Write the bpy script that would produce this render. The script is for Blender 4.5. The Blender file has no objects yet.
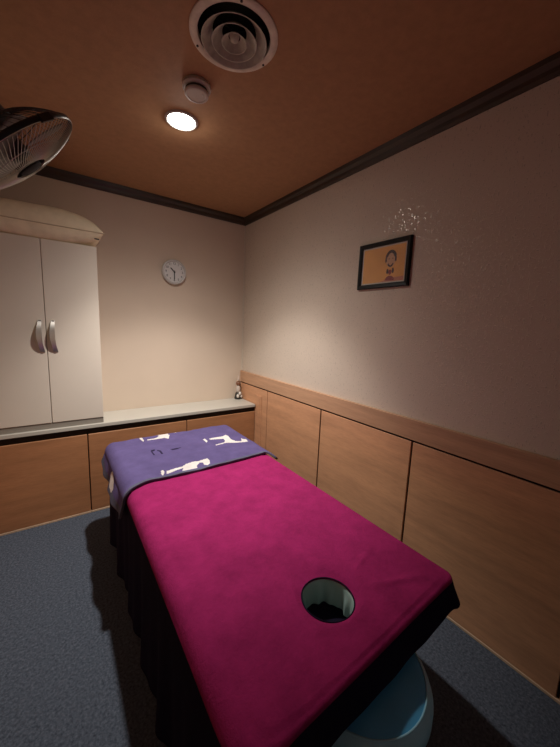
import bpy, bmesh, math, random
from mathutils import Vector, Matrix, noise
PI = math.pi
random.seed(7)
S = bpy.context.scene
COL = S.collection

# ------------------------------------------------------------------ camera
cd = bpy.data.cameras.new('camera'); cam = bpy.data.objects.new('camera', cd); COL.objects.link(cam)
cr = Vector((0.81732, -0.574775, 0.040259)); cu = Vector((0.052242, 0.143508, 0.988269)); cf = Vector((0.57381, 0.805629, -0.147319))
m = Matrix.Identity(4)
for i in range(3):
    m[i][0], m[i][1], m[i][2] = cr[i], cu[i], -cf[i]
m.translation = (-1.51601, -2.79756, 1.39041)
cam.matrix_world = m
cd.sensor_fit = 'HORIZONTAL'; cd.sensor_width = 36.0; cd.lens = 36.0 * 315.563 / 560.0
cd.clip_start = 0.02
S.camera = cam

# ------------------------------------------------------------------ world, colour management
w = bpy.data.worlds.new('world'); S.world = w; w.use_nodes = True
w.node_tree.nodes['Background'].inputs[0].default_value = (0.02, 0.02, 0.025, 1)
w.node_tree.nodes['Background'].inputs[1].default_value = 0.0
S.view_settings.view_transform = 'Standard'; S.view_settings.look = 'None'
S.view_settings.gamma = 1.0; S.view_settings.use_curve_mapping = False
S.view_settings.exposure = 0.0
S.cycles.max_bounces = 8; S.cycles.diffuse_bounces = 5

# the room's one downlight: its beam (the visible lens is built with the fitting)
LAMP = (-0.952, -1.078)
LAMP_W = 2.4
TILT = (0.09, 0.115)
ld = bpy.data.lights.new('downlight_beam', 'POINT'); ld.energy = LAMP_W; ld.color = (1.0, 0.94, 0.87)
ld.shadow_soft_size = 0.035
# measured-style beam profile of the fitting (candela against angle from its axis)
PROF = [(0, 850), (12, 870), (20, 860), (28, 785), (36, 535), (44, 195), (52, 84), (60, 34), (70, 15), (80, 9), (88, 5), (96, 5), (105, 4), (115, 2), (125, 0), (180, 0)]
ies = bpy.data.texts.new('downlight_profile')
ies.write('IESNA:LM-63-1995\nTILT=NONE\n1 1000 1 %d 1 1 2 0 0 0\n1 1 10\n' % len(PROF)
          + ' '.join('%g' % a for a, _ in PROF) + '\n0\n' + ' '.join('%g' % v for _, v in PROF) + '\n')
ld.use_nodes = True
ln = ld.node_tree; em = ln.nodes['Emission']
it = ln.nodes.new('ShaderNodeTexIES'); it.mode = 'INTERNAL'; it.ies = ies
it.inputs['Strength'].default_value = 1.0
ln.links.new(it.outputs['Fac'], em.inputs['Strength'])
lo = bpy.data.objects.new('downlight_beam', ld); COL.objects.link(lo)
lo.location = (LAMP[0], LAMP[1], 2.335)
lo.rotation_euler = Vector((*TILT, -1.0)).to_track_quat('-Z', 'Y').to_euler()

# ------------------------------------------------------------------ materials
def mat(name, color, rough=0.6, metal=0.0, spec=0.5, **kw):
    mt = bpy.data.materials.new(name); mt.use_nodes = True
    b = mt.node_tree.nodes['Principled BSDF']
    b.inputs['Base Color'].default_value = (*color, 1); b.inputs['Roughness'].default_value = rough
    b.inputs['Metallic'].default_value = metal; b.inputs['Specular IOR Level'].default_value = spec
    for k, v in kw.items():
        b.inputs[k.replace('_', ' ')].default_value = v
    return mt
def nd(mt, t, **kw):
    n = mt.node_tree.nodes.new(t)
    for k, v in kw.items(): setattr(n, k, v)
    return n
def lk(mt, a, b): mt.node_tree.links.new(a, b)
def coords(mt, scale):
    tc = nd(mt, 'ShaderNodeTexCoord'); mp = nd(mt, 'ShaderNodeMapping'); mp.inputs['Scale'].default_value = scale
    lk(mt, tc.outputs['Object'], mp.inputs['Vector']); return mp.outputs['Vector']
def noise_tex(mt, vec, scale, detail=4, rough=0.55):
    n = nd(mt, 'ShaderNodeTexNoise'); n.inputs['Scale'].default_value = scale
    n.inputs['Detail'].default_value = detail; n.inputs['Roughness'].default_value = rough
    lk(mt, vec, n.inputs['Vector']); return n.outputs['Fac']
def ramp(mt, fac, stops):
    r = nd(mt, 'ShaderNodeValToRGB'); e = r.color_ramp.elements
    e[0].position, e[0].color = stops[0][0], (*stops[0][1], 1)
    e[1].position, e[1].color = stops[-1][0], (*stops[-1][1], 1)
    for p, c in stops[1:-1]:
        x = e.new(p); x.color = (*c, 1)
    lk(mt, fac, r.inputs['Fac']); return r.outputs['Color']
def bump(mt, h, strength, dist=0.01):
    b = nd(mt, 'ShaderNodeBump'); b.inputs['Strength'].default_value = strength; b.inputs['Distance'].default_value = dist
    lk(mt, h, b.inputs['Height']); lk(mt, b.outputs['Normal'], mt.node_tree.nodes['Principled BSDF'].inputs['Normal'])
def P(mt): return mt.node_tree.nodes['Principled BSDF']
def sc(c, k): return tuple(x * k for x in c)
def mottled(name, color, scale=(1, 1, 1), ns=8, var=0.12, rough=0.6, bs=0.0, bd=0.004, detail=4, bscale=None, **kw):
    mt = mat(name, color, rough, **kw)
    v = coords(mt, scale); f = noise_tex(mt, v, ns, detail)
    lk(mt, ramp(mt, f, [(0.3, sc(color, 1 - var)), (0.7, sc(color, 1 + var))]), P(mt).inputs['Base Color'])
    if bs:
        g = noise_tex(mt, v, bscale or ns, detail); bump(mt, g, bs, bd)
    return mt

def wood(name, scale, base):
    mt = mat(name, base, 0.5, spec=0.3)
    v = coords(mt, scale)
    f1 = noise_tex(mt, v, 3.0, 6, 0.6)
    c = ramp(mt, f1, [(0.25, sc(base, 0.80)), (0.5, base), (0.75, (base[0]*1.16, base[1]*1.16, base[2]*1.14))])
    f2 = noise_tex(mt, v, 26.0, 3, 0.5)
    mx = nd(mt, 'ShaderNodeMix', data_type='RGBA', blend_type='MULTIPLY'); mx.inputs['Factor'].default_value = 1
    c2 = ramp(mt, f2, [(0.3, (0.9, 0.88, 0.86)), (0.6, (1, 1, 1))])
    lk(mt, c, mx.inputs['A']); lk(mt, c2, mx.inputs['B']); lk(mt, mx.outputs['Result'], P(mt).inputs['Base Color'])
    return mt

WOODC = (0.52, 0.262, 0.138)
M = {}
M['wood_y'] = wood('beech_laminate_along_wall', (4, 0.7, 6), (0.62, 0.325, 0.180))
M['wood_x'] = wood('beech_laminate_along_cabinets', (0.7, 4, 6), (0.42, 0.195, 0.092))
M['wood_edge'] = wood('pale_wood_edge', (3, 0.7, 4), (0.62, 0.44, 0.30))
M['rail'] = wood('beech_rail', (4, 0.5, 9), (0.52, 0.305, 0.185))
M['groove'] = mat('dark_groove', (0.012, 0.008, 0.006), 0.8)
M['gap'] = mat('shadow_gap_back', (0.02, 0.014, 0.010), 0.8)
M['ceiling'] = mottled('brown_ceiling_paper', (0.40, 0.205, 0.098), (1, 1, 1), 30, 0.08, 0.75, bs=0.25, bd=0.002, bscale=160)
M['cornice'] = mottled('dark_brown_moulding', (0.045, 0.028, 0.018), (1, 1, 1), 10, 0.2, 0.45)
M['wall_plain'] = mottled('beige_wallpaper', (0.66, 0.545, 0.435), (1, 1, 1), 2.5, 0.03, 0.8, bs=0.15, bd=0.001, bscale=300)

M['wall_bounce'] = mottled('pale_blue_bounce_wall', (0.56, 0.74, 0.92), (1, 1, 1), 4, 0.1, 0.9)  # unseen wall behind the camera, pale blue chosen to bounce cool light
# patterned wallpaper: fine raised dashes with a slight metallic glint
mt = mat('embossed_wallpaper', (0.62, 0.53, 0.44), 0.55, spec=0.25)
v1 = coords(mt, (1, 1, 0.22)); v2 = coords(mt, (1, 0.5, 0.8))
a = noise_tex(mt, v1, 170, 2, 0.5); b_ = noise_tex(mt, v2, 170, 2, 0.5)
mxm = nd(mt, 'ShaderNodeMath', operation='MAXIMUM'); lk(mt, a, mxm.inputs[0]); lk(mt, b_, mxm.inputs[1])
big = noise_tex(mt, coords(mt, (1, 1, 1)), 2.2, 3)
lk(mt, ramp(mt, big, [(0.3, (0.60, 0.515, 0.43)), (0.7, (0.64, 0.55, 0.455))]), P(mt).inputs['Base Color'])
mask = ramp(mt, mxm.outputs[0], [(0.60, (0, 0, 0)), (0.68, (1, 1, 1))])
bump(mt, mask, 0.4, 0.001)
lk(mt, ramp(mt, mask, [(0, (0.60, 0.60, 0.60)), (1, (0.20, 0.20, 0.20))]), P(mt).inputs['Roughness'])
lk(mt, ramp(mt, mask, [(0, (0.03, 0.03, 0.03)), (1, (0.22, 0.22, 0.22))]), P(mt).inputs['Metallic'])
lk(mt, ramp(mt, mask, [(0, (0.25, 0.25, 0.25)), (1, (1, 1, 1))]), P(mt).inputs['Specular IOR Level'])
M['wall_emboss'] = mt

# carpet
mt = mat('blue_grey_carpet', (0.105, 0.112, 0.132), 0.95, spec=0.1)
v = coords(mt, (1, 1, 1))
f1 = noise_tex(mt, v, 95, 5, 0.75)
lk(mt, ramp(mt, f1, [(0.32, (0.034, 0.041, 0.056)), (0.5, (0.080, 0.096, 0.127)), (0.68, (0.130, 0.153, 0.195))]), P(mt).inputs['Base Color'])
bump(mt, noise_tex(mt, v, 220, 4, 0.7), 0.8, 0.005)
M['carpet'] = mt

M['counter'] = mottled('cream_worktop', (0.52, 0.50, 0.445), (1, 1, 1), 6, 0.02, 0.35)
M['cab'] = mottled('ivory_laminate', (0.70, 0.635, 0.545), (1, 1, 1), 3, 0.02, 0.42, spec=0.35)
M['cab_edge'] = mat('cabinet_carcass_grey', (0.26, 0.235, 0.20), 0.6)
M['steel'] = mat('brushed_steel', (0.46, 0.44, 0.41), 0.42, 1.0)
M['chrome'] = mat('chrome', (0.75, 0.75, 0.74), 0.15, 1.0)
M['wire'] = mat('grille_wire', (0.46, 0.43, 0.38), 0.32, 0.9)
M['black'] = mat('black_plastic', (0.012, 0.011, 0.011), 0.35)
M['dgrey'] = mat('dark_grey_plastic', (0.06, 0.057, 0.055), 0.4)
M['blade'] = mat('grey_fan_blade', (0.16, 0.14, 0.125), 0.35)
M['ivory'] = mat('ivory_plastic', (0.56, 0.50, 0.44), 0.45)
M['ventring'] = mottled('dusty_vent_enamel', (0.74, 0.65, 0.52), (1, 1, 1), 25, 0.15, 0.55)
M['ventcone'] = mottled('dusty_vent_cone', (0.48, 0.45, 0.36), (1, 1, 1), 30, 0.2, 0.6)
M['void'] = mat('dark_duct', (0.010, 0.009, 0.008), 0.9)
M['white'] = mat('white_plastic', (0.72, 0.70, 0.66), 0.4)
M['dial'] = mat('white_dial', (0.74, 0.73, 0.72), 0.6)
M['clockrim'] = mat('pale_grey_clock_rim', (0.56, 0.55, 0.53), 0.35)
M['ink'] = mat('dark_ink', (0.05, 0.05, 0.055), 0.6)
M['pillow'] = mottled('tan_cotton', (0.84, 0.73, 0.53), (1, 1, 1), 14, 0.08, 0.85, bs=0.3, bd=0.006, bscale=40)
M['teal'] = mottled('teal_vinyl', (0.17, 0.36, 0.40), (1, 1, 1), 12, 0.06, 0.42)
M['lining'] = mottled('pale_teal_vinyl', (0.42, 0.58, 0.55), (1, 1, 1), 12, 0.06, 0.22)
M['bluevinyl'] = mottled('blue_vinyl', (0.10, 0.46, 0.80), (1, 1, 1), 10, 0.07, 0.45, bs=0.1, bd=0.002, bscale=300)
M['bluewelt'] = mottled('pale_blue_vinyl', (0.36, 0.72, 0.88), (1, 1, 1), 10, 0.07, 0.42)
M['darkwood'] = wood('dark_table_frame', (5, 0.8, 5), (0.06, 0.035, 0.02))

# magenta plush
PINK = (0.362, 0.022, 0.131)
mt = mat('magenta_plush', PINK, 0.95, spec=0.08)
v = coords(mt, (1, 1, 1)); f = noise_tex(mt, v, 11, 9, 0.72)
lk(mt, ramp(mt, f, [(0.30, sc(PINK, 0.78)), (0.52, PINK), (0.75, sc(PINK, 1.22))]), P(mt).inputs['Base Color'])
bump(mt, noise_tex(mt, v, 70, 5, 0.7), 0.55, 0.005)
M['pink'] = mt
def plush(name, c):
    return mottled(name, c, (1, 1, 1), 14, 0.12, 0.95, bs=0.3, bd=0.004, bscale=90, spec=0.08)
M['shade_cloth'] = mottled('near_black_shade_cloth', (0.016, 0.012, 0.028), (1, 1, 1), 14, 0.12, 0.95, spec=0.05)  # near-black colour stands in for shade on the bed sides and face hole
M['blanket'] = plush('violet_blue_plush', (0.118, 0.092, 0.225))
M['bl_white'] = plush('white_plush_motif', (0.72, 0.68, 0.66))
M['bl_dark'] = plush('dark_plush_motif', (0.030, 0.022, 0.060))
M['bl_hem'] = plush('grey_blue_hem', (0.110, 0.112, 0.165))

# emission lens
mt = bpy.data.materials.new('lit_lamp_lens'); mt.use_nodes = True
P(mt).inputs['Base Color'].default_value = (0.9, 0.9, 0.88, 1)
P(mt).inputs['Emission Color'].default_value = (1.0, 0.94, 0.86, 1); P(mt).inputs['Emission Strength'].default_value = 14.0
M['lens'] = mt

# ------------------------------------------------------------------ mesh helpers
def obj(name, bm, m, parent=None, smooth=False, loc=None, kind=None, angle=None):
    me = bpy.data.meshes.new(name)
    bmesh.ops.recalc_face_normals(bm, faces=bm.faces[:])
    bm.to_mesh(me); bm.free()
    for x in (m if isinstance(m, (list, tuple)) else [m]): me.materials.append(x)
    if smooth:
        for p in me.polygons: p.use_smooth = True
        if angle: me.set_sharp_from_angle(angle=math.radians(angle))
    o = bpy.data.objects.new(name, me); COL.objects.link(o)
    if parent: o.parent = parent
    if loc: o.location = loc
    if kind: o['kind'] = kind
    return o
def thing(name, label, cat, loc=(0, 0, 0), rot=(0, 0, 0), group=None):
    o = bpy.data.objects.new(name, None); COL.objects.link(o)
    o.location = loc; o.rotation_euler = rot; o.empty_display_size = 0.05
    return tag(o, label, cat, group)
def tag(o, label, cat, group=None):
    o['label'] = label; o['category'] = cat
    if group: o['group'] = group
    return o
def bx(bm, x0, x1, y0, y1, z0, z1, bev=0.0, seg=2):
    r = bmesh.ops.create_cube(bm, size=1.0)
    vs = r['verts']
    for v in vs:
        v.co = Vector(((x0 + x1) / 2 + v.co.x * (x1 - x0), (y0 + y1) / 2 + v.co.y * (y1 - y0), (z0 + z1) / 2 + v.co.z * (z1 - z0)))
    if bev:
        es = list({e for v in vs for e in v.link_edges})
        bmesh.ops.bevel(bm, geom=es, offset=bev, segments=seg, profile=0.5, affect='EDGES')
    return bm
def box(*a, **k): return bx(bmesh.new(), *a, **k)
def lathe(bm, prof, n=48, mtx=None, cap=True, mod=None):
    """prof: list of (r, z); revolve about z"""
    rings = []
    for r, z in prof:
        ring = []
        for i in range(n):
            t = 2 * PI * i / n
            rr = r * (mod(t, z) if mod else 1)
            c = Vector((rr * math.cos(t), rr * math.sin(t), z))
            ring.append(bm.verts.new(mtx @ c if mtx else c))
        rings.append(ring)
    for a, b in zip(rings, rings[1:]):
        for i in range(n): bm.faces.new((a[i], a[(i + 1) % n], b[(i + 1) % n], b[i]))
    if cap:
        for ring in (rings[0], rings[-1]):
            if (ring[0].co - ring[n // 2].co).length > 1e-5: bm.faces.new(ring)
    return bm
def torus(bm, R, r, z=0, n=64, k=8, mtx=None):
    prof = [(R + r * math.cos(2 * PI * j / k), z + r * math.sin(2 * PI * j / k)) for j in range(k + 1)]
    lathe(bm, prof, n, mtx, cap=False)
    bmesh.ops.remove_doubles(bm, verts=bm.verts[:], dist=1e-6)
    return bm
def tube(bm, pts, r, k=8, cap=True, flat=None):
    pts = [Vector(p) for p in pts]; rings = []
    up = None
    for i, p in enumerate(pts):
        t = (pts[min(i + 1, len(pts) - 1)] - pts[max(i - 1, 0)]).normalized()
        if up is None:
            up = Vector((0, 0, 1)) if abs(t.z) < 0.9 else Vector((1, 0, 0))
        s = t.cross(up).normalized(); up = s.cross(t).normalized()
        rr = r[i] if isinstance(r, (list, tuple)) else r
        rings.append([bm.verts.new(p + rr * (math.cos(2 * PI * j / k) * s + math.sin(2 * PI * j / k) * up)) for j in range(k)])
    for a, b in zip(rings, rings[1:]):
        for j in range(k): bm.faces.new((a[j], a[(j + 1) % k], b[(j + 1) % k], b[j]))
    if cap: bm.faces.new(rings[0]); bm.faces.new(rings[-1])
    return bm
def poly_prism(bm, pts, z0, z1, mtx=None):
    lo = [bm.verts.new((mtx @ Vector((x, y, z0))) if mtx else (x, y, z0)) for x, y in pts]
    hi = [bm.verts.new((mtx @ Vector((x, y, z1))) if mtx else (x, y, z1)) for x, y in pts]
    n = len(pts)
    bm.faces.new(lo); bm.faces.new(hi)
    for i in range(n): bm.faces.new((lo[i], lo[(i + 1) % n], hi[(i + 1) % n], hi[i]))
    return bm
def rrect(x0, x1, y0, y1, r, n=10):
    out = []
    for cx, cy, a in ((x1 - r, y0 + r, -PI / 2), (x1 - r, y1 - r, 0), (x0 + r, y1 - r, PI / 2), (x0 + r, y0 + r, PI)):
        for i in range(n + 1):
            t = a + PI / 2 * i / n; out.append((cx + r * math.cos(t), cy + r * math.sin(t)))
    return out
def rrect4(x0, x1, y0, y1, rs, n=10):
    out = []; ra, rb, rc, rd = rs
    for cx, cy, a, r in ((x1 - ra, y0 + ra, -PI / 2, ra), (x1 - rb, y1 - rb, 0, rb), (x0 + rc, y1 - rc, PI / 2, rc), (x0 + rd, y0 + rd, PI, rd)):
        for i in range(n + 1):
            t = a + PI / 2 * i / n; out.append((cx + r * math.cos(t), cy + r * math.sin(t)))
    return out
def inside(px, py, poly):
    c = False; n = len(poly); j = n - 1
    for i in range(n):
        xi, yi = poly[i]; xj, yj = poly[j]
        if (yi > py) != (yj > py) and px < (xj - xi) * (py - yi) / (yj - yi) + xi: c = not c
        j = i
    return c
def sstep(x): x = max(0, min(1, x)); return x * x * (3 - 2 * x)

# ------------------------------------------------------------------ the room
XL, YF, HC = -1.94, -3.35, 2.38
obj('floor', box(XL - .1, .12, YF - .1, .1, -0.08, 0.0), M['carpet'], kind='structure')
VX, VY, VR = -.955, -1.655, .152
bm = bmesh.new()
oc = [(XL - .1, YF - .1), (.12, YF - .1), (.12, .1), (XL - .1, .1)]
hc = [(VX + (VR - .026) * math.cos(2 * PI * i / 64), VY + (VR - .026) * math.sin(2 * PI * i / 64)) for i in range(64)]
lv = []
for z in (HC, HC + .10):
    a = [bm.verts.new((x, y, z)) for x, y in oc]; b = [bm.verts.new((x, y, z)) for x, y in hc]
    es = [bm.edges.new((a[i], a[(i + 1) % 4])) for i in range(4)] + [bm.edges.new((b[i], b[(i + 1) % 64])) for i in range(64)]
    bmesh.ops.triangle_fill(bm, edges=es, use_beauty=True); lv.append((a, b))
for k in (0, 1):
    a, b = lv[0][k], lv[1][k]; n = len(a)
    for i in range(n): bm.faces.new((a[i], a[(i + 1) % n], b[(i + 1) % n], b[i]))
obj('ceiling', bm, M['ceiling'], kind='structure')
obj('wall_back', box(XL - .1, .12, 0.002, .1, 0, HC), M['wall_plain'], kind='structure')
obj('wall_right', box(0.006, .12, YF - .1, .002, 0, HC), M['wall_emboss'], kind='structure')
obj('wall_left', box(XL - .1, XL, YF - .1, .002, 0, HC), M['wall_plain'], kind='structure')
obj('wall_front', box(XL, .006, YF - .1, YF, 0, HC), M['wall_bounce'], kind='structure')
# dark brown cornice, one length per wall
CP = [(0, 2.318), (0.008, 2.318), (0.014, 2.330), (0.017, 2.345), (0.030, 2.362), (0.034, 2.380), (0, 2.380)]
def cornice(name, a, b, inward):
    bm = bmesh.new(); a, b, n = Vector(a), Vector(b), Vector(inward)
    ra = [bm.verts.new(a + n * d + Vector((0, 0, z))) for d, z in CP]
    rb = [bm.verts.new(b + n * d + Vector((0, 0, z))) for d, z in CP]
    bm.faces.new(ra); bm.faces.new(rb); k = len(CP)
    for i in range(k): bm.faces.new((ra[i], ra[(i + 1) % k], rb[(i + 1) % k], rb[i]))
    return obj(name, bm, M['cornice'], kind='structure')
cornice('trim_1', (XL, .002, 0), (.006, .002, 0), (0, -1, 0))
cornice('trim_2', (.006, .002, 0), (.006, YF, 0), (-1, 0, 0))
cornice('trim_3', (XL, .002, 0), (XL, YF, 0), (1, 0, 0))
cornice('trim_4', (XL, YF, 0), (.006, YF, 0), (0, 1, 0))

# wood panelling on the right wall: panels with open seams over a dark backing, and a top rail
bm = bmesh.new()
seams = [0.0, -0.504, -1.201, -1.909, -2.612, -3.35]
for s0, s1 in zip(seams, seams[1:]):
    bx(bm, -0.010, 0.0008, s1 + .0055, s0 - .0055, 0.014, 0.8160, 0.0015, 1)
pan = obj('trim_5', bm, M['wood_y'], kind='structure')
obj('backing', box(0.001, 0.0059, YF, 0, 0.0, 0.84), M['groove'], pan)
obj('trim_6', box(-0.016, 0.006, YF, .002, 0.8275, 0.937, 0.003), M['rail'], kind='structure')
obj('baseboard_right', box(-0.013, 0.0009, YF, -.31, 0.0, 0.013, 0.002), M['wood_edge'], kind='structure')
bm = bmesh.new()  # panelling added on the unseen left wall to cut its bounced light
for s0, s1 in zip([-.322, -1.0, -1.7, -2.4], [-1.0, -1.7, -2.4, -3.345]):
    bx(bm, XL + .001, XL + .014, s1 + .004, s0 - .004, 0.0, 0.8175, 0.0015, 1)
obj('added_panelling_left', bm, M['wood_y'], kind='structure')
obj('added_rail_left', box(XL, XL + .020, -3.345, -.322, 0.8275, 0.937, 0.003), M['rail'], kind='structure')  # top rail of the added left panelling
# narrow framed batten where the panelling meets the counter
bm = bmesh.new()
bx(bm, -0.0165, -0.0102, -.4155, -.330, 0.014, 0.752, 0.002, 1)
bx(bm, -0.0205, -0.0166, -.395, -.348, 0.03, 0.735, 0.0015, 1)
obj('trim_7', bm, M['wood_y'], kind='structure')
# pale bead down the back corner, in separate lengths
bm = bmesh.new()
for z0, z1 in ((0.94, 1.16), (1.17, 1.25), (1.255, 1.36), (1.37, 1.46), (1.475, 1.70), (1.72, 2.05), (2.06, 2.315)):
    bx(bm, -0.004, 0.0058, -0.006, 0.0018, z0, z1, 0.0012, 1)
obj('trim_8', bm, mat('pale_corner_bead', (0.66, 0.59, 0.49), 0.5), kind='structure')

# ------------------------------------------------------------------ low cabinets and counter
def low_cabinet(x0, x1, label):
    t = thing('low_cabinet', label, 'cabinet', ((x0 + x1) / 2, -.15, 0), group=None)
    h = (x1 - x0) / 2
    obj('carcass', box(-h + .001, h - .001, -.135, .150, 0.0, 0.632), M['gap'], t)
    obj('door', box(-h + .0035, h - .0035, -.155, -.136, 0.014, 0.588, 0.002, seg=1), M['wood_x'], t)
    obj('toe_strip', box(-h + .001, h - .001, -.158, -.1355, 0.0, 0.0125, 0.001, seg=1), M['wood_edge'], t)
    return t
low_cabinet(XL + .002, -1.371, 'low wood cabinet under the counter, directly below the white cupboard')
low_cabinet(-1.371, -.667, 'low wood cabinet under the counter, behind the draped left end of the blanket')
low_cabinet(-.667, -.012, 'low wood cabinet under the counter, in the corner by the right wall')
bm = box(XL + .001, -.0172, -.3155, .0015, .6335, .660, 0.003)
tag(obj('countertop', bm, M['counter']), 'long cream worktop running along the back wall over the low cabinets', 'countertop')

# ------------------------------------------------------------------ wall cupboard
CX0, CX1, CXS = -1.866, -1.266, -1.566
cab = thing('cupboard', 'white two-door cupboard standing on the left of the counter', 'cupboard', (CXS, -.15, .660))
obj('carcass', box(-.298, .298, -.130, .149, .040, 1.2, .001, seg=1), M['cab'], cab)
obj('plinth', box(-.297, .297, -.144, .149, 0.0005, .0395), M['cab_edge'], cab)
def bow_handle(side):
    bm = bmesh.new(); n = 20; rows = []
    for i in range(n + 1):
        t = i / n
        z = 0.100 - 0.20 * t
        arch = math.sin(PI * t)
        y = -0.004 - 0.022 * arch ** 0.8
        wdt = 0.0095 + 0.0055 * math.sin(PI * min(1, t * 1.1)) ** 2 + 0.003 * t
        tw = 0.55 * math.sin(PI * t) * 1.0
        xo = -0.012 * math.sin(PI * t) + 0.003 * (t - .5) * 2
        d = Vector((math.cos(tw), math.sin(tw), 0)); nn = Vector((-math.sin(tw), math.cos(tw), 0))
        c = Vector((xo, y, z)); th = 0.0022
        rows.append([bm.verts.new(c + d * a * wdt + nn * b * th) for a, b in ((-1, -1), (1, -1), (1, 1), (-1, 1))])
    for a, b in zip(rows, rows[1:]):
        for j in range(4): bm.faces.new((a[j], a[(j + 1) % 4], b[(j + 1) % 4], b[j]))
    bm.faces.new(rows[0]); bm.faces.new(rows[-1])
    for zz, xx in ((0.093, -.003), (-0.093, .003)):
        bx(bm, xx - .006, xx + .006, -.010, 0.0, zz - .006, zz + .006)
    return bm
for sgn in (-1, 1):
    d = obj('door', box(-.1482, .1482, -.0095, .0095, -.580, .580, .002, seg=1), M['cab'], cab, loc=(sgn * .1498, -.1400, .621))
    obj('handle', bow_handle(sgn), M['steel'], d, smooth=True, loc=(-sgn * (.108 if sgn > 0 else .124), -.0096, .00 + (1.271 - .660 - .621)), angle=50)

# tan pillow on the cupboard
def pillow(L, W, H, nx=64, ny=40):
    bm = bmesh.new(); g = {}
    for s in (1, -1):
        for i in range(nx + 1):
            for j in range(ny + 1):
                u, v = 2 * i / nx - 1, 2 * j / ny - 1
                au, av = abs(u), abs(v)
                e = ((1 - au ** 3.2) ** 0.55) * ((1 - av ** 2.6) ** 0.50) if au < 1 and av < 1 else 0
                x = u * L / 2 * (1 - 0.10 * (1 - av ** 2) * au ** 4 * 0 - 0.035 * (1 - av * av) * au ** 6)
                y = v * W / 2 * (1 - 0.05 * (1 - au * au) * 0 - 0.04 * (1 - au ** 2) * av ** 6)
                wr = 0.006 * noise.noise(Vector((x * 6, y * 9, s * 3.0))) * e
                wr += 0.004 * math.sin(38 * math.atan2(v, u)) * sstep((max(au, av) - .6) / .4) * e
                z = s * (H / 2 * e * (1.32 if s > 0 else 1) + wr)
                if s < 0: z = max(z, -H * 0.40) if e > 0 else z
                key = (i, j) if (i in (0, nx) or j in (0, ny)) else (i, j, s)
                if key not in g: g[key] = bm.verts.new((x, y, z if len(key) == 3 else 0))
    def q(i, j, s): return g.get((i, j)) or g[(i, j, s)]
    for s in (1, -1):
        for i in range(nx):
            for j in range(ny): bm.faces.new((q(i, j, s), q(i + 1, j, s), q(i + 1, j + 1, s), q(i, j + 1, s)))
    return bm
PL, PW, PH = 0.69, 0.34, 0.205
pt = thing('pillow', 'plump tan pillow lying on top of the white cupboard', 'pillow', (-1.567, -.172, 1.860))
ZP = 0.40 * PH + .0015
obj('cushion', pillow(PL, PW, PH), M['pillow'], pt, smooth=True, loc=(0, 0, ZP))
bm = bmesh.new(); pts = []
for i in range(160):
    a = 2 * PI * i / 160; c, s_ = math.cos(a), math.sin(a)
    k = 1 / max(abs(c), abs(s_)); u, v = c * k, s_ * k
    pts.append((u * PL / 2 * (1 - .035 * (1 - v * v) * abs(u) ** 6), v * PW / 2 * (1 - .04 * (1 - u * u) * abs(v) ** 6), 0))
tube(bm, pts + pts[:1], 0.0032, 6, cap=False)
obj('piping', bm, mat('dark_tan_piping', (0.56, 0.45, 0.31), 0.8), pt, smooth=True, loc=(0, 0, ZP))
obj('zip_pull', box(-.014, .014, -.003, .003, -.004, .004, .002), M['black'], pt, loc=(PL / 2 - .045, -PW / 2 + .005, ZP - .040))

# ------------------------------------------------------------------ wall clock, half past ten
CR = 0.102
ck = thing('wall_clock', 'small round white clock hanging on the back wall', 'clock', (-.673, .0005, 1.808), (PI / 2, 0, 0))
obj('rim', lathe(bmesh.new(), [(CR - .020, .002), (CR - .004, 0), (CR, .008), (CR, .022), (CR - .004, .031), (CR - .010, .033), (CR - .016, .030), (CR - .018, .022), (CR - .020, .002)], 64, cap=False), M['clockrim'], ck, smooth=True, angle=40)
obj('dial', lathe(bmesh.new(), [(0.0001, .0), (CR - .017, .0), (CR - .017, .020), (0.0001, .020)], 64, cap=False), M['dial'], ck)
for i in range(12):
    bm = bmesh.new()
    cu_ = bpy.data.curves.new('n', 'FONT'); cu_.body = str(i if i else 12); cu_.size = .026; cu_.align_x = 'CENTER'; cu_.align_y = 'CENTER'; cu_.extrude = .0004
    to = bpy.data.objects.new('n', cu_); COL.objects.link(to)
    bpy.context.view_layer.update()
    me = bpy.data.meshes.new_from_object(to.evaluated_get(bpy.context.evaluated_depsgraph_get()))
    a = PI / 2 - i * PI / 6
    me.transform(Matrix.Translation((.068 * math.cos(a), .068 * math.sin(a), .0208)))
    bm.from_mesh(me); bpy.data.objects.remove(to); bpy.data.curves.remove(cu_); bpy.data.meshes.remove(me)
    obj('numeral', bm, M['ink'], ck)
def hand(name, deg, L, tail, w0, z):
    bm = bmesh.new(); a = math.radians(90 - deg)
    poly_prism(bm, [(-tail, -w0 * .6), (L * .8, -w0), (L, 0), (L * .8, w0), (-tail, w0 * .6)], z, z + .0012, Matrix.Rotation(a, 4, 'Z'))
    return obj(name, bm, M['black'], ck)
hand('hour_hand', 315, .047, .010, .0048, .0225)
hand('minute_hand', 181, .070, .012, .0038, .0243)
obj('centre_cap', lathe(bmesh.new(), [(.006, .0205), (.006, .027), (.003, .028)], 20), M['black'], ck, smooth=True, angle=40)

# ------------------------------------------------------------------ framed picture on the right wall
fy0, fy1, fz0, fz1 = -1.790, -1.449, 1.628, 1.881
FW, FH = fy1 - fy0, fz1 - fz0
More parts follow.
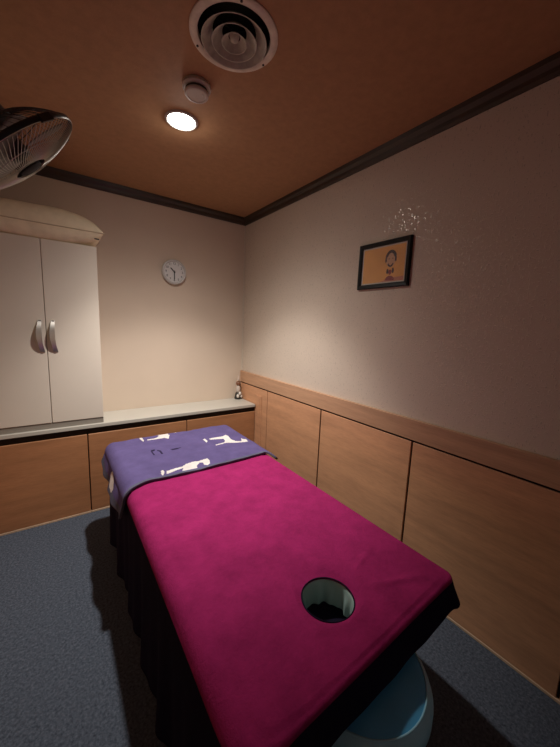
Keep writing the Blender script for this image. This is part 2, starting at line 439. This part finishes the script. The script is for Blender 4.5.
# local frame: x to the viewer's right (world -y), y up, z out of the wall (world -x)
fp = thing('framed_picture', 'small black-framed cartoon print hanging on the right wall', 'picture', (.0055, (fy0 + fy1) / 2, (fz0 + fz1) / 2))
fp.matrix_world = Matrix(((0, 0, -1, .0055), (-1, 0, 0, (fy0 + fy1) / 2), (0, 1, 0, (fz0 + fz1) / 2), (0, 0, 0, 1)))
bm = bmesh.new(); bw = .024; hw, hh = FW / 2, FH / 2
prof = [(0, 0), (0, .014), (.004, .018), (.014, .016), (bw, .012), (bw, 0)]
rings = []
for d, z in prof:
    rings.append([bm.verts.new((sx * (hw - d), sy * (hh - d), z)) for sx, sy in ((-1, -1), (1, -1), (1, 1), (-1, 1))])
rings.append(rings[0])
for a, b in zip(rings, rings[1:]):
    for i in range(4): bm.faces.new((a[i], a[(i + 1) % 4], b[(i + 1) % 4], b[i]))
obj('frame', bm, mat('black_lacquer', (0.008, 0.007, 0.007), 0.45, spec=0.25), fp)
obj('mat_board', box(-hw + bw, hw - bw, -hh + bw, hh - bw, .002, .006), mat('cream_mat', (0.62, 0.58, 0.50), 0.8), fp)
pw, ph = hw - bw - .009, hh - bw - .008
pr = obj('print', box(-pw, pw, -ph, ph, .0061, .0068), mottled('ochre_print', (0.80, 0.40, 0.085), (1, 1, 1), 9, 0.08, 0.7), fp)
def disc(bm, cx, cy, rx, ry, z, n=28, a0=0, a1=2 * PI):
    poly_prism(bm, [(cx + rx * math.cos(a0 + (a1 - a0) * i / n), cy + ry * math.sin(a0 + (a1 - a0) * i / n)) for i in range(n)], z, z + .0003)
def oring(bm, cx, cy, rx, ry, wd, z, a0, a1, n=30):
    o_ = [(cx + rx * math.cos(a0 + (a1 - a0) * i / n), cy + ry * math.sin(a0 + (a1 - a0) * i / n)) for i in range(n + 1)]
    i_ = [(cx + (rx - wd) * math.cos(a0 + (a1 - a0) * i / n), cy + (ry - wd) * math.sin(a0 + (a1 - a0) * i / n)) for i in range(n + 1)]
    for k in range(n): poly_prism(bm, [o_[k], o_[k + 1], i_[k + 1], i_[k]], z, z + .0003)
gx = .050
pd = mat('print_dark_brown', (0.035, 0.014, 0.010), 0.7); ps = mat('print_skin', (0.62, 0.37, 0.20), 0.7)
prd = mat('print_red', (0.28, 0.035, 0.030), 0.7); ppk = mat('print_pink', (0.58, 0.22, 0.13), 0.7)
bm = bmesh.new(); disc(bm, gx, .022, .031, .040, .0069); obj('drawn_face', bm, ps, pr)
bm = bmesh.new()
oring(bm, gx, .026, .037, .046, .016, .0073, .1 * PI, .9 * PI)
oring(bm, gx, .022, .036, .044, .010, .0073, -.1 * PI, 1.1 * PI)
oring(bm, gx, .020, .024, .038, .009, .0073, 1.2 * PI, 1.8 * PI)
disc(bm, gx - .011, .026, .003, .0035, .0073); disc(bm, gx + .012, .026, .003, .0035, .0073)
disc(bm, gx - .016, -.040, .007, .014, .0073, a0=0.3); disc(bm, gx + .018, -.038, .007, .015, .0073)
obj('drawn_lines', bm, pd, pr)
bm = bmesh.new(); disc(bm, gx, -.0905, .030, .026, .0069, a0=0, a1=PI); disc(bm, gx, -.045, .010, .014, .0069)
obj('drawn_body', bm, prd, pr)
bm = bmesh.new(); poly_prism(bm, [(-.02, -ph + .0005), (pw - .001, -ph + .0005), (pw - .001, -ph + .022), (.08, -ph + .020), (.01, -ph + .008)], .00685, .0070)
obj('drawn_ground', bm, ppk, pr)
gl = mat('picture_glass', (1, 1, 1), 0.03, spec=0.5, Alpha=0.06)
obj('glass', box(-hw + bw * .8, hw - bw * .8, -hh + bw * .8, hh - bw * .8, .0085, .0098), gl, fp)

# ------------------------------------------------------------------ ornament in the counter corner
on = thing('ornament', 'tiny dark and white ornament standing at the corner end of the counter', 'ornament', (-.062, -.050, .6605)); on.scale = (1.3, 1.3, 1.15)
obj('base', lathe(bmesh.new(), [(.026, 0), (.029, .006), (.024, .03), (.020, .050), (.012, .060)], 24), mat('ornament_black', (0.02, 0.018, 0.016), 0.3), on, smooth=True)
bm = bmesh.new()
for a, z in ((-2.1, .028), (-0.8, .024), (-1.4, .052)):
    lathe(bm, [(.0005, -.016), (.008, -.012), (.011, 0), (.008, .012), (.0005, .016)], 14, Matrix.Translation((.023 * math.cos(a), .023 * math.sin(a), z)), cap=False)
obj('white_patch', bm, mat('ornament_white', (0.72, 0.68, 0.62), 0.35), on, smooth=True)
obj('body', lathe(bmesh.new(), [(.012, .055), (.017, .072), (.018, .09), (.012, .110), (.008, .118)], 20), mat('ornament_pale', (0.55, 0.48, 0.42), 0.4), on, smooth=True)
obj('head', lathe(bmesh.new(), [(.001, .112), (.012, .117), (.018, .130), (.016, .146), (.008, .155), (.001, .157)], 20, cap=False), mat('ornament_brown', (0.20, 0.085, 0.045), 0.3), on, smooth=True)
obj('cap', lathe(bmesh.new(), [(.008, .154), (.009, .17), (.003, .205), (.001, .21)], 16), mat('ornament_beige', (0.60, 0.50, 0.42), 0.4), on, smooth=True)

# ------------------------------------------------------------------ massage table
BX0, BX1, BY0, BY1 = -1.272, -.488, -2.385, -.612
HX, HY, HR = -.895, -2.218, .077
tb = thing('massage_table', 'padded teal massage table with face hole standing under the magenta cover', 'massage table', (-.88, -1.5, 0))
TO = Vector((.88, 1.5, 0))
def outline_xy(d): return rrect(BX0 + d, BX1 - d, BY0 + d, BY1 - d, .05, 8)
bm = bmesh.new()
def cushion_bm():
    bm = bmesh.new(); loops = []
    for d, z in ((.012, .500), (0, .512), (0, .578), (.012, .590)):
        loops.append([bm.verts.new(Vector((x, y, z)) + TO) for x, y in outline_xy(d)])
    n = len(loops[0])
    for a, b in zip(loops, loops[1:]):
        for i in range(n): bm.faces.new((a[i], a[(i + 1) % n], b[(i + 1) % n], b[i]))
    hl = []
    for z in (.500, .590):
        hl.append([bm.verts.new(Vector((HX + (HR + .006) * math.cos(2 * PI * i / 48), HY + (HR + .006) * math.sin(2 * PI * i / 48), z)) + TO) for i in range(48)])
    for i in range(48): bm.faces.new((hl[0][i], hl[0][(i + 1) % 48], hl[1][(i + 1) % 48], hl[1][i]))
    for ring, h in ((loops[0], hl[0]), (loops[-1], hl[1])):
        es = [bm.edges.get((ring[i], ring[(i + 1) % n])) for i in range(n)] + [bm.edges.get((h[i], h[(i + 1) % 48])) for i in range(48)]
        bmesh.ops.triangle_fill(bm, edges=es, use_beauty=True)
    return bm
obj('cushion', cushion_bm(), M['teal'], tb, smooth=True, angle=35)
def pleat(t, z):
    k = sstep((.585 - z) / .06)
    return 1 + k * (.045 * math.sin(9 * t) + .03 * math.sin(14 * t + 1)) - .06 * k
obj('hole_shade_cup', lathe(bmesh.new(), [(HR - .001, .518), (HR + .001, .506), (HR - .012, .4985), (.001, .4960)], 64, Matrix.Translation(Vector((HX, HY, 0)) + TO), cap=False), M['shade_cloth'], tb, smooth=True)  # dark cup added for the shade seen down the hole
obj('face_hole_lining', lathe(bmesh.new(), [(HR + .004, .592), (HR + .0005, .590), (HR - .002, .58), (HR - .003, .56), (HR - .003, .54), (HR - .002, .512)], 160, Matrix.Translation(Vector((HX, HY, 0)) + TO), cap=False, mod=pleat), M['lining'], tb, smooth=True)
bm = bmesh.new()
bx(bm, BX0 + .03, BX1 - .03, BY0 + .34, BY1 - .03, .44, .499)
obj('frame', bm, M['darkwood'], tb, loc=tuple(TO))
for x in (BX0 + .07, BX1 - .07):
    for y in (BY0 + .40, BY1 - .09):
        obj('leg', box(x - .03, x + .03, y - .03, y + .03, 0.0, .4395, .004), M['darkwood'], tb, loc=tuple(TO))
for y in (BY0 + .40, BY1 - .09):
    obj('stretcher', box(BX0 + .1005, BX1 - .1005, y - .015, y + .015, .10, .16, .003), M['darkwood'], tb, loc=tuple(TO))

# ------------------------------------------------------------------ magenta cover with a face hole
CX_0, CX_1, CY_1, ZT = -1.288, -.474, -.597, .600
def near_y(x): return -2.386 - .036 * (CX_1 - x) / .8
RE = .022
def cover():
    bm = bmesh.new()
    # outline, resampled evenly (counter-clockwise from the near left)
    raw = []
    for x, y in rrect4(CX_0, CX_1, -2.40, CY_1, (.030, .055, .075, .065), 12):
        if y < -2.0: y += (near_y(x) + 2.40) * sstep((-2.0 - y) / .3)
        raw.append(Vector((x, y, 0)))
    raw.append(raw[0]); seg = [(b - a).length for a, b in zip(raw, raw[1:])]; tot = sum(seg)
    N = 640; pts = []; k = 0; acc = 0
    for i in range(N):
        d = tot * i / N
        while acc + seg[k] < d: acc += seg[k]; k += 1
        pts.append(raw[k].lerp(raw[k + 1], (d - acc) / seg[k]))
    nor = []
    for i in range(N):
        t = (pts[(i + 3) % N] - pts[(i - 3) % N]).normalized(); nor.append(Vector((t.y, -t.x, 0)))
    # hem length: long on the left and far sides, short at the near end and the right
    Lr = []; Er = []
    for p, n in zip(pts, nor):
        wl, wn, wf = max(0, -n.x) ** 2, max(0, -n.y) ** 2, max(0, n.y) ** 2
        wr = max(0, n.x) ** 2
        Lr.append(.545 * wl + .084 * wn + .25 * wf + .104 * wr); Er.append(.048 * wl + .010 * wn + .038 * wf + .014 * wr)
    E_ = [sum(Er[(i + j) % N] for j in range(-12, 13)) / 25 for i in range(N)]
    L = [sum(Lr[(i + j) % N] for j in range(-9, 10)) / 19 for i in range(N)]
    c = Vector((HX, HY, 0))
    ang = [math.atan2(p.y - HY, p.x - HX) for p in pts]
    def topz(x, y):
        h = .0028 * noise.noise(Vector((x * 5, y * 5, 1.3))) + .0016 * noise.noise(Vector((x * 16, y * 13, 4.0)))
        # soft creases
        for (x0, y0, x1, y1, a, s) in ((-.76, -2.26, -.58, -2.33, .0055, .014), (-.74, -2.19, -.62, -2.15, .0035, .012), (-1.02, -1.95, -.78, -1.72, .0030, .025), (-.70, -1.52, -.55, -1.75, .0028, .02), (-1.2, -1.5, -1.0, -1.62, .0022, .02)):
            dx, dy = x1 - x0, y1 - y0; ll = dx * dx + dy * dy
            t = max(0, min(1, ((x - x0) * dx + (y - y0) * dy) / ll))
            q = math.hypot(x - x0 - t * dx, y - y0 - t * dy); h += a * math.exp(-(q / s) ** 2) * math.sin(PI * (.1 + .8 * t))
        return h + .0035
    rings = []; NR = 110
    for r in range(NR + 1):
        f = (r / NR) ** 1.25; ring = []
        for i in range(N):
            h = c + Vector((HR * math.cos(ang[i]), HR * math.sin(ang[i]), 0)); q = pts[i] - nor[i] * E_[i]
            p = h.lerp(q, f)
            e = sstep(f * 6) * sstep((1 - f) * 8)
            dip = -.006 * (1 - sstep(f * 14))
            ring.append(bm.verts.new((p.x, p.y, ZT + topz(p.x, p.y) * e + dip)))
        rings.append(ring)
    for j in range(1, 6):
        t = PI / 2 * j / 5
        rings.append([bm.verts.new(pts[i] + nor[i] * (E_[i] * math.sin(t) - E_[i]) + Vector((0, 0, ZT - E_[i] * (1 - math.cos(t))))) for i in range(N)])
    def skin(rs):
        for a, b in zip(rs, rs[1:]):
            for i in range(N): bm.faces.new((a[i], a[(i + 1) % N], b[(i + 1) % N], b[i]))
    rings.append([bm.verts.new(pts[i] + nor[i] * .0005 + Vector((0, 0, ZT - E_[i] - .002 - .001 * math.sin(i * .11)))) for i in range(N)])
    skin(rings)
    o = obj('bed_cover', bm, M['pink'], smooth=True)
    md = o.modifiers.new('thickness', 'SOLIDIFY'); md.thickness = .0035; md.offset = -1
    obj('hole_edge_shade', torus(bmesh.new(), HR + .001, .0022, ZT - .0045, 72, 6, Matrix.Translation((HX, HY, 0))), M['shade_cloth'], o, smooth=True)  # dark ring painted in for the shading along the hole edge
    # near-black sheet added all round below it, its colour holds the sides' shade
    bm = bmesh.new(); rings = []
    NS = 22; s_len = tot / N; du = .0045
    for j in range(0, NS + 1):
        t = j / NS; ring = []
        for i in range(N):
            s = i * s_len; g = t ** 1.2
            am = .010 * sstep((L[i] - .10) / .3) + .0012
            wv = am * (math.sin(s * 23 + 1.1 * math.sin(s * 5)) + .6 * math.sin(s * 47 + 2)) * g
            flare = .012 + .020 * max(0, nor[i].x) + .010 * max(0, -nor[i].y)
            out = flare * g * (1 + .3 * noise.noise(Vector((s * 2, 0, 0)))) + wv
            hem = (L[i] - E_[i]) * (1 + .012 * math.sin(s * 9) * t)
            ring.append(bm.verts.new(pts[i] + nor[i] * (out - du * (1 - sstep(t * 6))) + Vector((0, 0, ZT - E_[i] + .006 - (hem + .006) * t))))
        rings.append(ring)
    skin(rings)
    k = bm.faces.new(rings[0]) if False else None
    q = obj('side_shade_sheet', bm, M['shade_cloth'], smooth=True)
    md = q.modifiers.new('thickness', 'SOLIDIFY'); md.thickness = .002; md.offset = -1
    return o, q
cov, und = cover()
tag(cov, 'magenta plush cover with a round face hole spread over the massage table', 'bed cover')
tag(und, 'near-black sheet added for the shade down the sides of the bed below the magenta cover', 'bed sheet')

# ------------------------------------------------------------------ violet blanket over the far end
MOT = {
 'w': [
  [(-1.054,-.584),(-.965,-.587),(-.927,-.572),(-.898,-.577),(-.915,-.614),(-.914,-.671),(-.936,-.735),(-.956,-.703),(-1.067,-.700),(-1.061,-.683),(-1.003,-.677),(-.977,-.648),(-.989,-.608),(-1.052,-.604)],
  [(-.893,-.584),(-.863,-.578),(-.834,-.587),(-.841,-.619),(-.864,-.638),(-.874,-.613)],
  [(-1.1,-.57),(-1.082,-.58),(-1.083,-.695),(-1.092,-.714),(-1.1,-.655)],
  [(-.705,-.86),(-.598,-.859),(-.576,-.847),(-.569,-.875),(-.58,-.94),(-.568,-.986),(-.533,-1.005),(-.51,-.955),(-.504,-.975),(-.489,-.984),(-.501,-1.037),(-.515,-1.038),(-.584,-1.017),(-.638,-.987),(-.715,-.997),(-.707,-.981),(-.644,-.973),(-.624,-.939),(-.62,-.907),(-.707,-.882)],
  [(-.743,-.85),(-.73,-.846),(-.728,-.897),(-.742,-.912)],
  [(-1.08,-1.198),(-.993,-1.186),(-.968,-1.167),(-.925,-1.158),(-.893,-1.162),(-.837,-1.152),(-.836,-1.183),(-.851,-1.227),(-.87,-1.241),(-.884,-1.225),(-.878,-1.194),(-.895,-1.184),(-.921,-1.211),(-.929,-1.240),(-.973,-1.238),(-1.011,-1.239),(-.993,-1.205),(-1.041,-1.218),(-1.089,-1.231)],
  [(-1.105,-1.183),(-1.091,-1.176),(-1.095,-1.212),(-1.109,-1.241),(-1.113,-1.224)],
  [(-1.308,-.97),(-1.325,-.93),(-1.345,-.93),(-1.380,-.99),(-1.388,-1.06),(-1.36,-1.08),(-1.33,-1.03)],
 ],
 'd': [
  [(-1.085,-.881),(-1.061,-.876),(-1.065,-.901),(-1.082,-.91),(-1.081,-.967),(-1.089,-.965),(-1.09,-.915)],
  [(-1.052,-.896),(-1.035,-.909),(-1.036,-.967),(-1.047,-.966),(-1.045,-.924),(-1.055,-.915)],
  [(-.98,-.922),(-.956,-.919),(-.913,-.928),(-.946,-.945),(-.975,-.943)],
 ]}
def blanket():
    r = .052; z0 = .608
    xl, xr, yf = -1.294 + r, -.468 - .5 * r, -.590 - r
    A0, A1, B1 = -1.294 - .112, -.468 + .030, -.590 + .050
    def near(a):
        t = (a + 1.29) / .82
        return -1.250 - .050 * sstep((-1.15 - a) / .17) - .012 * math.sin(5 * a) - .06 * sstep((a + .50) / .05) 
    nx, ny = 250, 200
    bm = bmesh.new(); V = []; mid = []
    def place(a, b):
        dx = a - xl if a < xl else (a - xr if a > xr else 0); dy = b - yf if b > yf else 0
        m_ = math.hypot(dx, dy)
        z = z0 + .004 * noise.noise(Vector((a * 7, b * 7, 9))) + .0025 * noise.noise(Vector((a * 18, b * 14, 2)))
        if m_ < 1e-6: return Vector((a, b, z + .003 * 0))
        d = Vector((dx, dy, 0)) / m_
        cx, cy = a - dx, b - dy
        if m_ < r * PI / 2:
            o_, dr = r * math.sin(m_ / r), r * (1 - math.cos(m_ / r))
        else:
            e = m_ - r * PI / 2
            side = a if abs(dy) > abs(dx) else b
            o_ = r + e * .30 + .10 * e * math.sin(side * 17 + 1) + .06 * e * math.sin(side * 37)
            dr = r + e * .95
        return Vector((cx, cy, z)) + d * o_ - Vector((0, 0, dr))
    for j in range(ny + 1):
        row = []
        for i in range(nx + 1):
            a0 = A0 + .038 * sstep((j / ny - .62) / .38)
            a = a0 + (A1 - a0) * i / nx
            bn = near(a); b1 = B1 - .02 * math.sin(a * 8)
            b = bn + (b1 - bn) * j / ny
            row.append((a, b, bm.verts.new(place(a, b))))
        V.append(row)
    for j in range(ny):
        for i in range(nx):
            f = bm.faces.new((V[j][i][2], V[j][i + 1][2], V[j + 1][i + 1][2], V[j + 1][i][2]))
            a = (V[j][i][0] + V[j][i + 1][0]) / 2; b = (V[j][i][1] + V[j + 1][i][1]) / 2
            k = 0
            if b - near(a) < .016 or i < 9: k = 3
            for p in MOT['w']:
                if inside(a, b, p): k = 1
            for p in MOT['d']:
                if inside(a, b, p): k = 2
            f.material_index = k
    o = obj('blanket', bm, [M['blanket'], M['bl_white'], M['bl_dark'], M['bl_hem']], smooth=True)
    md = o.modifiers.new('thickness', 'SOLIDIFY'); md.thickness = .011; md.offset = 1
    bv = o.modifiers.new('roll', 'BEVEL'); bv.width = .003; bv.segments = 2; bv.limit_method = 'ANGLE'; bv.angle_limit = math.radians(60)
    return o
tag(blanket(), 'folded violet-blue blanket with white animal motifs across the far end of the bed', 'blanket')

# ------------------------------------------------------------------ round blue stool at the near end
st = thing('stool', 'round blue padded stool tucked under the near end of the bed', 'stool', (-.872, -2.338, 0))
SR = .184
obj('seat', lathe(bmesh.new(), [(.001, .487), (SR * .55, .4865), (SR * .80, .483), (SR * .90, .476)], 72, cap=False), M['bluevinyl'], st, smooth=True)
obj('seat_side', lathe(bmesh.new(), [(SR * .90, .476), (SR * .965, .466), (SR, .449), (SR, .421), (SR * .97, .412), (SR * .9, .410), (.001, .410)], 72, cap=False), M['bluewelt'], st, smooth=True, angle=60)
obj('piping', torus(bmesh.new(), SR * .90,   .0028, .4765, 72, 6), M['bluewelt'], st, smooth=True)
obj('column', lathe(bmesh.new(), [(.045, .4095), (.045, .402), (.014, .400), (.014, .24), (.024, .238), (.024, .075)], 28), M['chrome'], st, smooth=True, angle=35)
hubm = obj('hub', lathe(bmesh.new(), [(.034, .062), (.036, .085), (.030, .10)], 28), M['black'], st, smooth=True, angle=35)
for i in range(5):
    a = 2 * PI * i / 5 + .3; c_, s_ = math.cos(a), math.sin(a)
    bm = bmesh.new(); tube(bm, [(c_ * .03, s_ * .03, .080), (c_ * .12, s_ * .12, .074), (c_ * .205, s_ * .205, .062)], [.016, .013, .011], 10)
    lg = obj('leg', bm, M['black'], st, smooth=True, angle=50)
    bm = bmesh.new()
    wm = Matrix.Translation((c_ * .205, s_ * .205, .0235)) @ Matrix.Rotation(a + .6, 4, 'Z') @ Matrix.Rotation(PI / 2, 4, 'X')
    for o_ in (-.013, .004):
        lathe(bm, [(.018, o_), (.0232, o_ + .002), (.0232, o_ + .007), (.018, o_ + .009)], 22, wm)
    tube(bm, [(c_ * .205, s_ * .205, .052), (c_ * .205, s_ * .205, .024)], .006, 8)
    obj('caster', bm, M['dgrey'], lg, smooth=True, angle=35)

# ------------------------------------------------------------------ ceiling: lamp, detector, vent
dl = thing('downlight', 'lit round recessed downlight glowing white in the brown ceiling', 'ceiling light', (*LAMP, HC))
obj('trim_ring', lathe(bmesh.new(), [(.066, -.006), (.070, -.009), (.078, -.006), (.080, 0), (.066, 0), (.066, -.006)], 56, cap=False), mat('downlight_ring', (0.5, 0.46, 0.42), 0.4), dl, smooth=True, angle=50)
obj('lens', lathe(bmesh.new(), [(.001, -.0110), (.040, -.0100), (.0658, -.0060), (.0658, -.001), (.001, -.001)], 48, cap=False), M['lens'], dl)

sd = thing('smoke_detector', 'small round ivory smoke detector on the ceiling beside the downlight', 'smoke detector', (-.977, -1.352, HC))
obj('base', lathe(bmesh.new(), [(.057, -.0005), (.059, -.004), (.059, -.014), (.052, -.020)], 48), M['ivory'], sd, smooth=True, angle=35)
obj('neck', lathe(bmesh.new(), [(.046, -.0195), (.044, -.028)], 40), M['dgrey'], sd, smooth=True, angle=35)
obj('cap', lathe(bmesh.new(), [(.046, -.0275), (.050, -.031), (.050, -.037), (.046, -.042), (.038, -.0430), (.036, -.0410), (.001, -.0410)], 48, cap=False), M['ivory'], sd, smooth=True, angle=35)
obj('indicator', lathe(bmesh.new(), [(.004, -.0428), (.004, -.0445), (.002, -.045)], 12), M['white'], sd, loc=(.018, -.02, .002))

vt = thing('ceiling_vent', 'large round ceiling air vent with nested cones and dusty rim', 'vent', (VX, VY, HC))
obj('flange', lathe(bmesh.new(), [(VR, -.0005), (VR, -.004), (VR - .006, -.008), (VR - .020, -.010), (VR - .027, -.006), (VR - .027, .012), (VR - .0262, .012), (VR - .0262, -.0005), (VR, -.0005)], 72, cap=False), M['ventring'], vt, smooth=True, angle=40)
obj('throat', lathe(bmesh.new(), [(VR - .0275, .0125), (VR - .0275, .098), (.001, .098), (.001, .0985), (VR - .0268, .0985), (VR - .0268, .0125), (VR - .0275, .0125)], 64, cap=False), M['void'], vt, smooth=True, angle=40)
def cone(r0, r1, z0, z1):
    return lathe(bmesh.new(), [(r0, z0), (r1, z1), (r1 - .002, z1 - .0005), (r0 - .003, z0 - .0005), (r0, z0)], 64, cap=False)
for (r_lo, r_hi, zl, zh) in ((.113, .076, -.022, .012), (.078, .044, -.023, .010), (.044, .022, -.023, -.002)):
    obj('cone', cone(r_lo, r_hi, zl, zh), M['ventcone'], vt, smooth=True, angle=50)
obj('hub', lathe(bmesh.new(), [(.018, .000), (.014, -.012), (.006, -.016), (.001, -.0165)], 32, cap=False), M['ventcone'], vt, smooth=True)
for k in range(3):
    a = math.radians(-108 + 120 * k)
    obj('bracket', box(-.0025, .0025, -.062, .062, .010, .016), M['void'], vt).matrix_local = Matrix.Rotation(a + PI / 2, 4, 'Z') @ Matrix.Translation((0, .062, 0))
    obj('screw', lathe(bmesh.new(), [(.0042, -.009), (.0042, -.0115), (.002, -.0125)], 12), M['black'], vt, loc=((VR - .012) * math.cos(a), (VR - .012) * math.sin(a), 0))

# ------------------------------------------------------------------ wall fan
FR = .196
n_ = Vector((.68, .05, -.73)).normalized()
FC = Vector((-1.583, -1.400, 1.900))
xa = n_.cross(Vector((0, 0, 1))).normalized(); ya = n_.cross(xa).normalized()
fm = Matrix(((xa.x, ya.x, n_.x, FC.x), (xa.y, ya.y, n_.y, FC.y), (xa.z, ya.z, n_.z, FC.z), (0, 0, 0, 1)))
fan = thing('wall_fan', 'grey wire-caged fan mounted high on the left wall, tilted downward', 'fan', (XL, FC.y, 1.98))
bpy.context.view_layer.update()
head = Matrix.Translation((-XL, -FC.y, -1.98)) @ fm
def fpart(name, bm, m, smooth=True, parent=fan, angle=None):
    bm.transform(head); return obj(name, bm, m, parent, smooth=smooth, angle=angle)
fpart('rim_band', lathe(bmesh.new(), [(FR, -.011), (FR + .003, -.008), (FR + .003, .004), (FR, .007), (FR - .003, .004), (FR - .003, -.008), (FR, -.011)], 96, cap=False), M['black'], angle=50)
def grille(depth, sign, spokes, r_in, rings, wr):
    bm = bmesh.new()
    def zz(r): return sign * (.008 + depth * (1 - (r / FR) ** 2.4))
    for k in range(spokes):
        a0 = 2 * PI * k / spokes; pts = []
        for j in range(9):
            f = j / 8; r = r_in + (FR - .001 - r_in) * f
            a = a0 + .55 * (1 - f) ** 1.3
            pts.append((r * math.cos(a), r * math.sin(a), zz(r)))
        tube(bm, pts, wr, 4, cap=False)
    for r in rings: torus(bm, r, wr * 1.3, zz(r) - sign * .002, 72, 5)
    return bm
fpart('front_grille', grille(.036, 1, 80, .052, (.056, .125, .197), .0011), M['wire'])
fpart('rear_grille', grille(.085, -1, 60, .060, (.064, .130), .0011), M['dgrey'])
fpart('grille_badge', lathe(bmesh.new(), [(.036, .038), (.036, .044), (.030, .047), (.001, .048)], 48, cap=False), M['void'], angle=35)
for k in range(4):
    a = math.radians(-115 + 90 * k)
    bm = bmesh.new(); bx(bm, -.022, .022, -.004, .006, -.010, .011, .002)
    bm.transform(Matrix.Rotation(a + PI / 2, 4, 'Z') @ Matrix.Translation((0, -FR - .003, 0)))
    fpart('clip', bm, M['black'], smooth=False)
fpart('motor', lathe(bmesh.new(), [(.001, -.190), (.030, -.188), (.052, -.170), (.060, -.14), (.062, -.088), (.040, -.080), (.040, -.06), (.001, -.06)], 36, cap=False), M['dgrey'], angle=40)
fpart('hub', lathe(bmesh.new(), [(.034, -.055), (.036, -.02), (.030, .010), (.001, .018)], 36, cap=False), M['dgrey'], angle=40)
for k in range(3):
    bm = bmesh.new(); rows = []
    for i in range(11):
        f = i / 10; r = .030 + .145 * f; wd = (.034 + .075 * math.sin(PI * (.12 + .70 * f)))
        row = []
        for j in range(9):
            g = j / 8 - .5
            a = 2 * PI * k / 3 + g * wd * 2 / max(r, .06) * .9 + .35 * f
            row.append(bm.verts.new((r * math.cos(a), r * math.sin(a), -.022 + g * .045 * (1 - .4 * f) + .006 * math.cos(g * PI))))
        rows.append(row)
    for a, b in zip(rows, rows[1:]):
        for j in range(8): bm.faces.new((a[j], a[j + 1], b[j + 1], b[j]))
    ob = fpart('blade', bm, M['blade']); md = ob.modifiers.new('t', 'SOLIDIFY'); md.thickness = .002
back = fm @ Vector((0, 0, -.17)) - Vector((XL, FC.y, 1.98))
bm = bmesh.new(); tube(bm, [(.03, 0, -.02), (.09, 0, .03), (back.x - .02, back.y, back.z + .01), tuple(back)], [.024, .022, .02, .02], 14)
obj('arm', bm, M['dgrey'], fan, smooth=True, angle=50)
obj('wall_bracket', box(.0005, .030, -.055, .055, -.12, .09, .008), M['dgrey'], fan)
